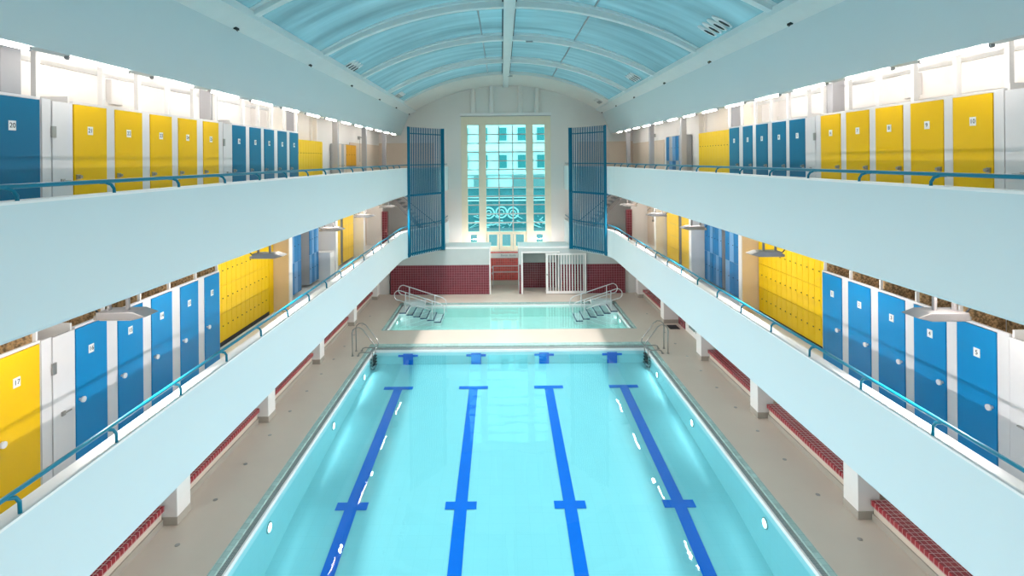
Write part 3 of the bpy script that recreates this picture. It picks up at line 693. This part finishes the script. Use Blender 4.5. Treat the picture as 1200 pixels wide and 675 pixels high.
# ------------------------------------------------------------------ screens at the rounded gallery ends
SCR = [(4.70, 26.02), (4.55, 26.24), (4.38, 26.5), (4.08, 26.97), (3.80, 27.40), (3.52, 27.78), (3.36, 28.0), (3.30, 28.12)]
def along(pts, u):
    ls = [math.hypot(b[0]-a[0], b[1]-a[1]) for a, b in zip(pts, pts[1:])]; d = u*sum(ls)
    for (a, b), l in zip(zip(pts, pts[1:]), ls):
        if d <= l or b == pts[-1]: t = d/l; return (a[0]+(b[0]-a[0])*t, a[1]+(b[1]-a[1])*t)
        d -= l
for s in (-1, 1):
    t = thing('slatted_screen', (s*4.0, 27.0, 2.37), 'tall curved screen of teal blue slats at the %s gallery end' % SD[s], 'screen', 'curved blue slatted screens')
    zb_, zt_ = 2.36, 8.55
    for k in range(19):
        x, y = along(SCR, (k+.9)/20)
        MB().box(s*(x-.024), s*(x+.024), y-.03, y+.03, zb_, zt_).build('slat', 'screen', t)
    pth = [(s*x, y+.035) for x, y in SCR]
    for z, h in ((zb_+.06, .10), (5.22, .10), (8.22, .05)):
        MB().sweep(([(s*4.86, 25.95)] if z < 8 else [])+pth, [(-.012, z), (.012, z), (.012, z+h), (-.012, z+h)]).build('ring_band', 'screen', t)
    for (x, y), w in ((SCR[0], .045), (SCR[-1], .10)):
        MB().box(s*(x-w), s*(x+w), y-.02, y+.10, zb_-.03, zt_+.02).build('end_post', 'screen', t, bevel=.005)
    # stair flight behind the screen
    t = thing('staircase', (s*5.0, 29.9, LO_F), 'grey stair flight rising behind the %s slatted screen' % SD[s], 'stairs', 'stairs behind the screens')
    m2 = 16; mb = MB()
    for k in range(m2):
        x = 3.75+k*.19; z = LO_F+(k+1)*(UP_F-LO_F)/(m2+1)
        MB().box(s*x, s*(x+.23), 29.4, 30.5, z-.05, z).build('tread', 'grey', t)
    MB().prism([(s*3.75, LO_F), (s*4.0, LO_F), (s*6.75, UP_F-.35), (s*6.75, UP_F-.05)], 29.34, 29.4).build('stringer', 'flood', t)
    MB().tube([(s*3.8, 29.37, LO_F+1.0), (s*6.2, 29.37, UP_F-.25)], .02, 8).build('stair_rail', 'flood', t)
# small fittings on the far galleries
for s in (-1, 1):
    tag(MB().tube([(s*7.1, 26.4, 8.10), (s*6.95, 26.4, 8.06), (s*6.92, 26.4, 7.98)], .025, 8).tube([(s*7.1, 26.4, 8.06), (s*7.1, 26.4, 6.9)], .010, 6).box(s*7.08, s*7.2, 26.36, 26.44, 7.98, 8.14).build('wall_shower', 'steel'),
        'steel wall shower at the far end of the upper %s gallery' % SD[s], 'shower')
    tag(MB().tube([(s*7.27, 27.2, 4.45), (s*7.1, 27.2, 4.48), (s*6.98, 27.2, 4.36)], .02, 8).tube([(s*7.27, 27.2, 4.46), (s*7.27, 27.2, 3.85)], .02, 8).box(s*7.22, s*7.32, 27.16, 27.24, 3.8, 3.9).build('wall_shower', 'steel'),
        'steel wall shower on the beige wall of the lower %s gallery' % SD[s], 'shower')
    tag(MB().box(s*7.88, s*8.0, 10.7, 11.03, 8.1, 8.6).build('wall_box', 'white', bevel=.02), 'white cabinet on the bright wall above the upper %s cabins' % SD[s], 'cabinet')

# ------------------------------------------------------------------ pool ladders
for s in (-1, 1):
    t = thing('pool_ladder', (s*5.1, 19.75, 0), 'steel pool ladder with looped handrails at the far %s corner of the large pool' % SD[s], 'ladder', 'pool ladders')
    for y in (19.45, 19.95):
        pts = [(5.62, 0), (5.62, .45), (5.63, .80), (5.60, .93), (5.50, 1.01), (5.38, 1.02), (5.26, .95), (4.95, .55), (4.83, .38), (4.80, .28), (4.85, .19), (4.95, .13), (5.1, .12), (5.28, .13), (5.38, .10), (5.42, .0)]
        MB().tube([(s*x, y, z) for x, z in pts], .019, 8).build('handrail', 'steel', t, smooth=True)
        MB().tube([(s*4.90, y, .16), (s*4.92, y, -.1), (s*4.93, y, -.5)], .019, 8).build('stringer', 'steel', t, smooth=True)
        for x in (5.62, 5.42): MB().disc((s*x, y, 0), (0, 0, 1), .045, .02, 12).build('foot_flange', 'steel', t)
    for k in range(4):
        MB().box(s*4.86, s*4.97, 19.45, 19.95, -.16-.11*k, -.13-.11*k).build('rung', 'dark', t)

# ------------------------------------------------------------------ corner steps of the small pool
for s in (-1, 1):
    t = thing('pool_steps', (s*4.3, 25.4, -.6), 'white pool steps with dark blue nosings in the far %s corner of the small pool' % SD[s], 'steps', 'corner steps of the small pool')
    n = 6
    for k in range(n):
        x1 = 5.0-.32*k if k else 5.0; x0 = 5.0-.32*(k+1); z = -.02-.085*k; yn = 24.95
        st = MB().box(s*x0, s*x1, yn, 26.28, -.62, z).build('step', 'step', t)
        mb = MB(); mb.box(s*x0-.0, s*(x0+.05), yn, 26.28, z, z+.006); mb.box(s*x0, s*x1, yn-.004, yn+.05, z-.03, z+.006)
        mb.build('nosing', 'nosing', st)
    MB().prism([(s*5.0, .16), (s*4.0, .16), (s*4.0, -.1), (s*5.0, -.1)], 26.24, 26.62).build('side_block', 'step', t)
    for j, y in enumerate((25.1, 26.15)):
        hr = thing('step_handrail', (s*4.6, y, 0), 'looped steel handrail over the %s corner steps, %s of the pair' % (SD[s], 'nearer' if j == 0 else 'farther'), 'handrail', 'handrails of the corner steps')
        top = []
        # upper bar down to the water, loop at the deck end, lower bar back
        x_hi = 5.05; pts = [(2.95, -.35), (2.95, .1), (3.0, .26), (3.12, .36), (4.9, .95)]
        for a in range(0, 9):
            th = math.radians(105-a*25); pts.append((5.02+.22*math.cos(th), .75+.23*math.sin(th)))
        pts += [(4.6, .40), (3.6, .08)]
        MB().tube([(s*x, y, z) for x, z in pts], .02, 8).build('bar', 'knob', hr, smooth=True)
        MB().tube([(s*4.72, y, -.02), (s*4.72, y, .9)], .02, 8).build('post', 'knob', hr)
        MB().tube([(s*3.5, y, -.4), (s*3.5, y, .48)], .02, 8).build('post', 'knob', hr)

# ------------------------------------------------------------------ underwater lamps
for s in (-1, 1):
    for k, y in enumerate([2.5, 7.5, 11.0, 15.2, 18.6]):
        t = thing('underwater_lamp', (s*4.98, y, -.5), 'round underwater lamp in the %s wall of the large pool, %s from the camera end' % (SD[s], ORD[k]), 'lamp', 'underwater lamps')
        MB().disc((s*5.0, y, -.42), (-s, 0, 0), .11, .02, 20).build('rim', 'steel', t)
        MB().disc((s*4.98, y, -.42), (-s, 0, 0), .085, .006, 20).build('lens', 'lamp', t)

# ------------------------------------------------------------------ the street outside
struct(MB().box(-30, 30, YE+.5, 70, .9, 1.6).build('floor_street', 'street'))
b = thing('apartment_building', (0, 52, 1), 'pale apartment building with green shuttered windows across the street', 'building')
MB().box(-16, 16, 52, 58, .9, 20).build('facade', 'facade', b)
MB().box(-16, 16, 51.7, 52, 7.75, 7.95).box(-16, 16, 51.7, 52, 5.55, 5.85).build('cornice', 'facade', b)
for r, z in enumerate((6.15, 8.75, 11.6)):
    for k in range(-4, 6):
        x = -.15+1.83*k
        f = MB().box(x-.38, x+.38, 51.85, 52.0, z, z+1.25).build('window', 'shutter', b)
        MB().box(x-.44, x+.44, 51.78, 52, z-.08, z).build('sill', 'facade', f)
for k, (x0, x1) in enumerate(((-6, -3.6), (-2.9, -1.6), (.8, 2.2), (2.6, 4.2), (4.8, 7))):
    MB().box(x0, x1, 51.8, 52, 3.4, 5.4).build('shop_window', 'shop', b)
t = thing('mural_wall', (0, 43, .9), 'painted street wall with pale ring shapes outside the tall window', 'wall')
MB().box(-14, 14, 43, 43.3, .9, 4.7).build('wall_face', 'lowwall', t)
MB().box(-14, 14, 42.9, 43.4, 4.7, 4.8).box(-14, 14, 42.92, 43, 3.7, 3.8).box(-14, 14, 42.92, 43, 3.95, 4.0).build('coping', 'facade', t)
def torus_flat(mb, cx, cz, R, r, y):
    pts = [(cx+R*math.cos(2*math.pi*i/24), y, cz+R*math.sin(2*math.pi*i/24)) for i in range(25)]
    mb.tube(pts, r, 6)
mb = MB()
for cx, cz in ((-1.3, 2.75), (-.3, 2.8), (.6, 2.75)): torus_flat(mb, cx, cz, .42, .07, 42.97); torus_flat(mb, cx, cz, .2, .05, 42.97)
for i in range(60):
    x, z = random.uniform(-5, 5), random.uniform(1.0, 2.6)
    mb.tube([(x, 42.97, z), (x+random.uniform(-.5, .5), 42.97, z+random.uniform(-.3, .3)), (x+random.uniform(-.6, .6), 42.97, z+random.uniform(-.4, .4))], random.uniform(.02, .06), 5)
mb.build('painted_rings', 'mural', t)

# ------------------------------------------------------------------ light
def area(name, loc, size, power, rgb, rot, spread=180):
    l = bpy.data.lights.new(name, 'AREA'); l.shape = 'RECTANGLE'; l.size, l.size_y = size; l.energy = power
    l.color = [c/255 for c in rgb]; l.spread = math.radians(spread)
    o = bpy.data.objects.new(name, l); C.objects.link(o); o.location = loc; o.rotation_euler = rot; return o
R90 = math.pi/2
for s in (-1, 1):
    # the tube lights under the upper gallery slab (lower gallery ceiling)
    for k in range(7):
        y = 6.6+3.46*k
        t = thing('ceiling_tube', (s*5.8, y, ZCL-.1), 'tube light fixed under the upper %s gallery slab, %s from the camera' % (SD[s], ORD[k]), 'light', 'tube lights over the lower galleries')
        MB().tube([(s*5.55, y-.6, ZCL-.08), (s*5.55, y+.6, ZCL-.08)], .028, 8).build('tube', 'tubelow', t)
        MB().box(s*5.49, s*5.61, y-.63, y+.63, ZCL-.05, ZCL).build('housing', 'white', t)
    for k, y in enumerate([2.5, 7.5, 11.0, 15.2, 18.6]):
        area('pool_lamp', (s*4.93, y, -.42), (.12, 2.6), 7, (150, 240, 255), (0, s*math.radians(82), 0))
    t = thing('underwater_lamp', (s*4.98, 24.4, -.3), 'added underwater lamp brightening the small pool from its %s side wall' % SD[s], 'lamp')  # lamps added here to brighten the small pool
    MB().disc((s*5.0, 24.4, -.3), (-s, 0, 0), .09, .02, 20).build('rim', 'steel', t)
    MB().disc((s*4.98, 24.4, -.3), (-s, 0, 0), .07, .006, 20).build('lens', 'lamp', t)
    area('pool_lamp', (s*4.93, 24.4, -.3), (.10, 2.4), 4, (225, 255, 250), (0, s*math.radians(84), 0))  # strip light of the added small pool lamp
    for k, y in enumerate(FL[s]+[2.9, -1.6]):
        o = area('flood_lamp', (s*5.30, y, 4.74), (.08, .28), 120, (255, 240, 232), (0, s*math.radians(55), 0), 128)
for s in (-1, 1): area('end_wall_fill', (s*1.9, KY1+.12, 2.22), (.5, .1), 20, (255, 236, 222), (math.radians(90), 0, 0))  # fill light of the added uplights, aimed at the end wall
W = bpy.data.worlds.new('World'); bpy.context.scene.world = W; W.use_nodes = True
bg = W.node_tree.nodes['Background']; bg.inputs[0].default_value = (.90, .97, 1, 1); bg.inputs[1].default_value = 4.0

cam = bpy.data.cameras.new('cam'); co = bpy.data.objects.new('camera', cam); C.objects.link(co)
co.location = (-.25, 0, CAMZ); co.rotation_euler = (R90, .0085, 0)
cam.sensor_width = 36; cam.lens = 640/1200*36
cam.shift_x = (600-587.83)/1200; cam.shift_y = (187.16-337.5)/1200
cam.clip_start = .05
bpy.context.scene.camera = co
vs = bpy.context.scene.view_settings; vs.view_transform = 'Standard'; vs.look = 'None'; vs.exposure = 0.06; vs.gamma = 1
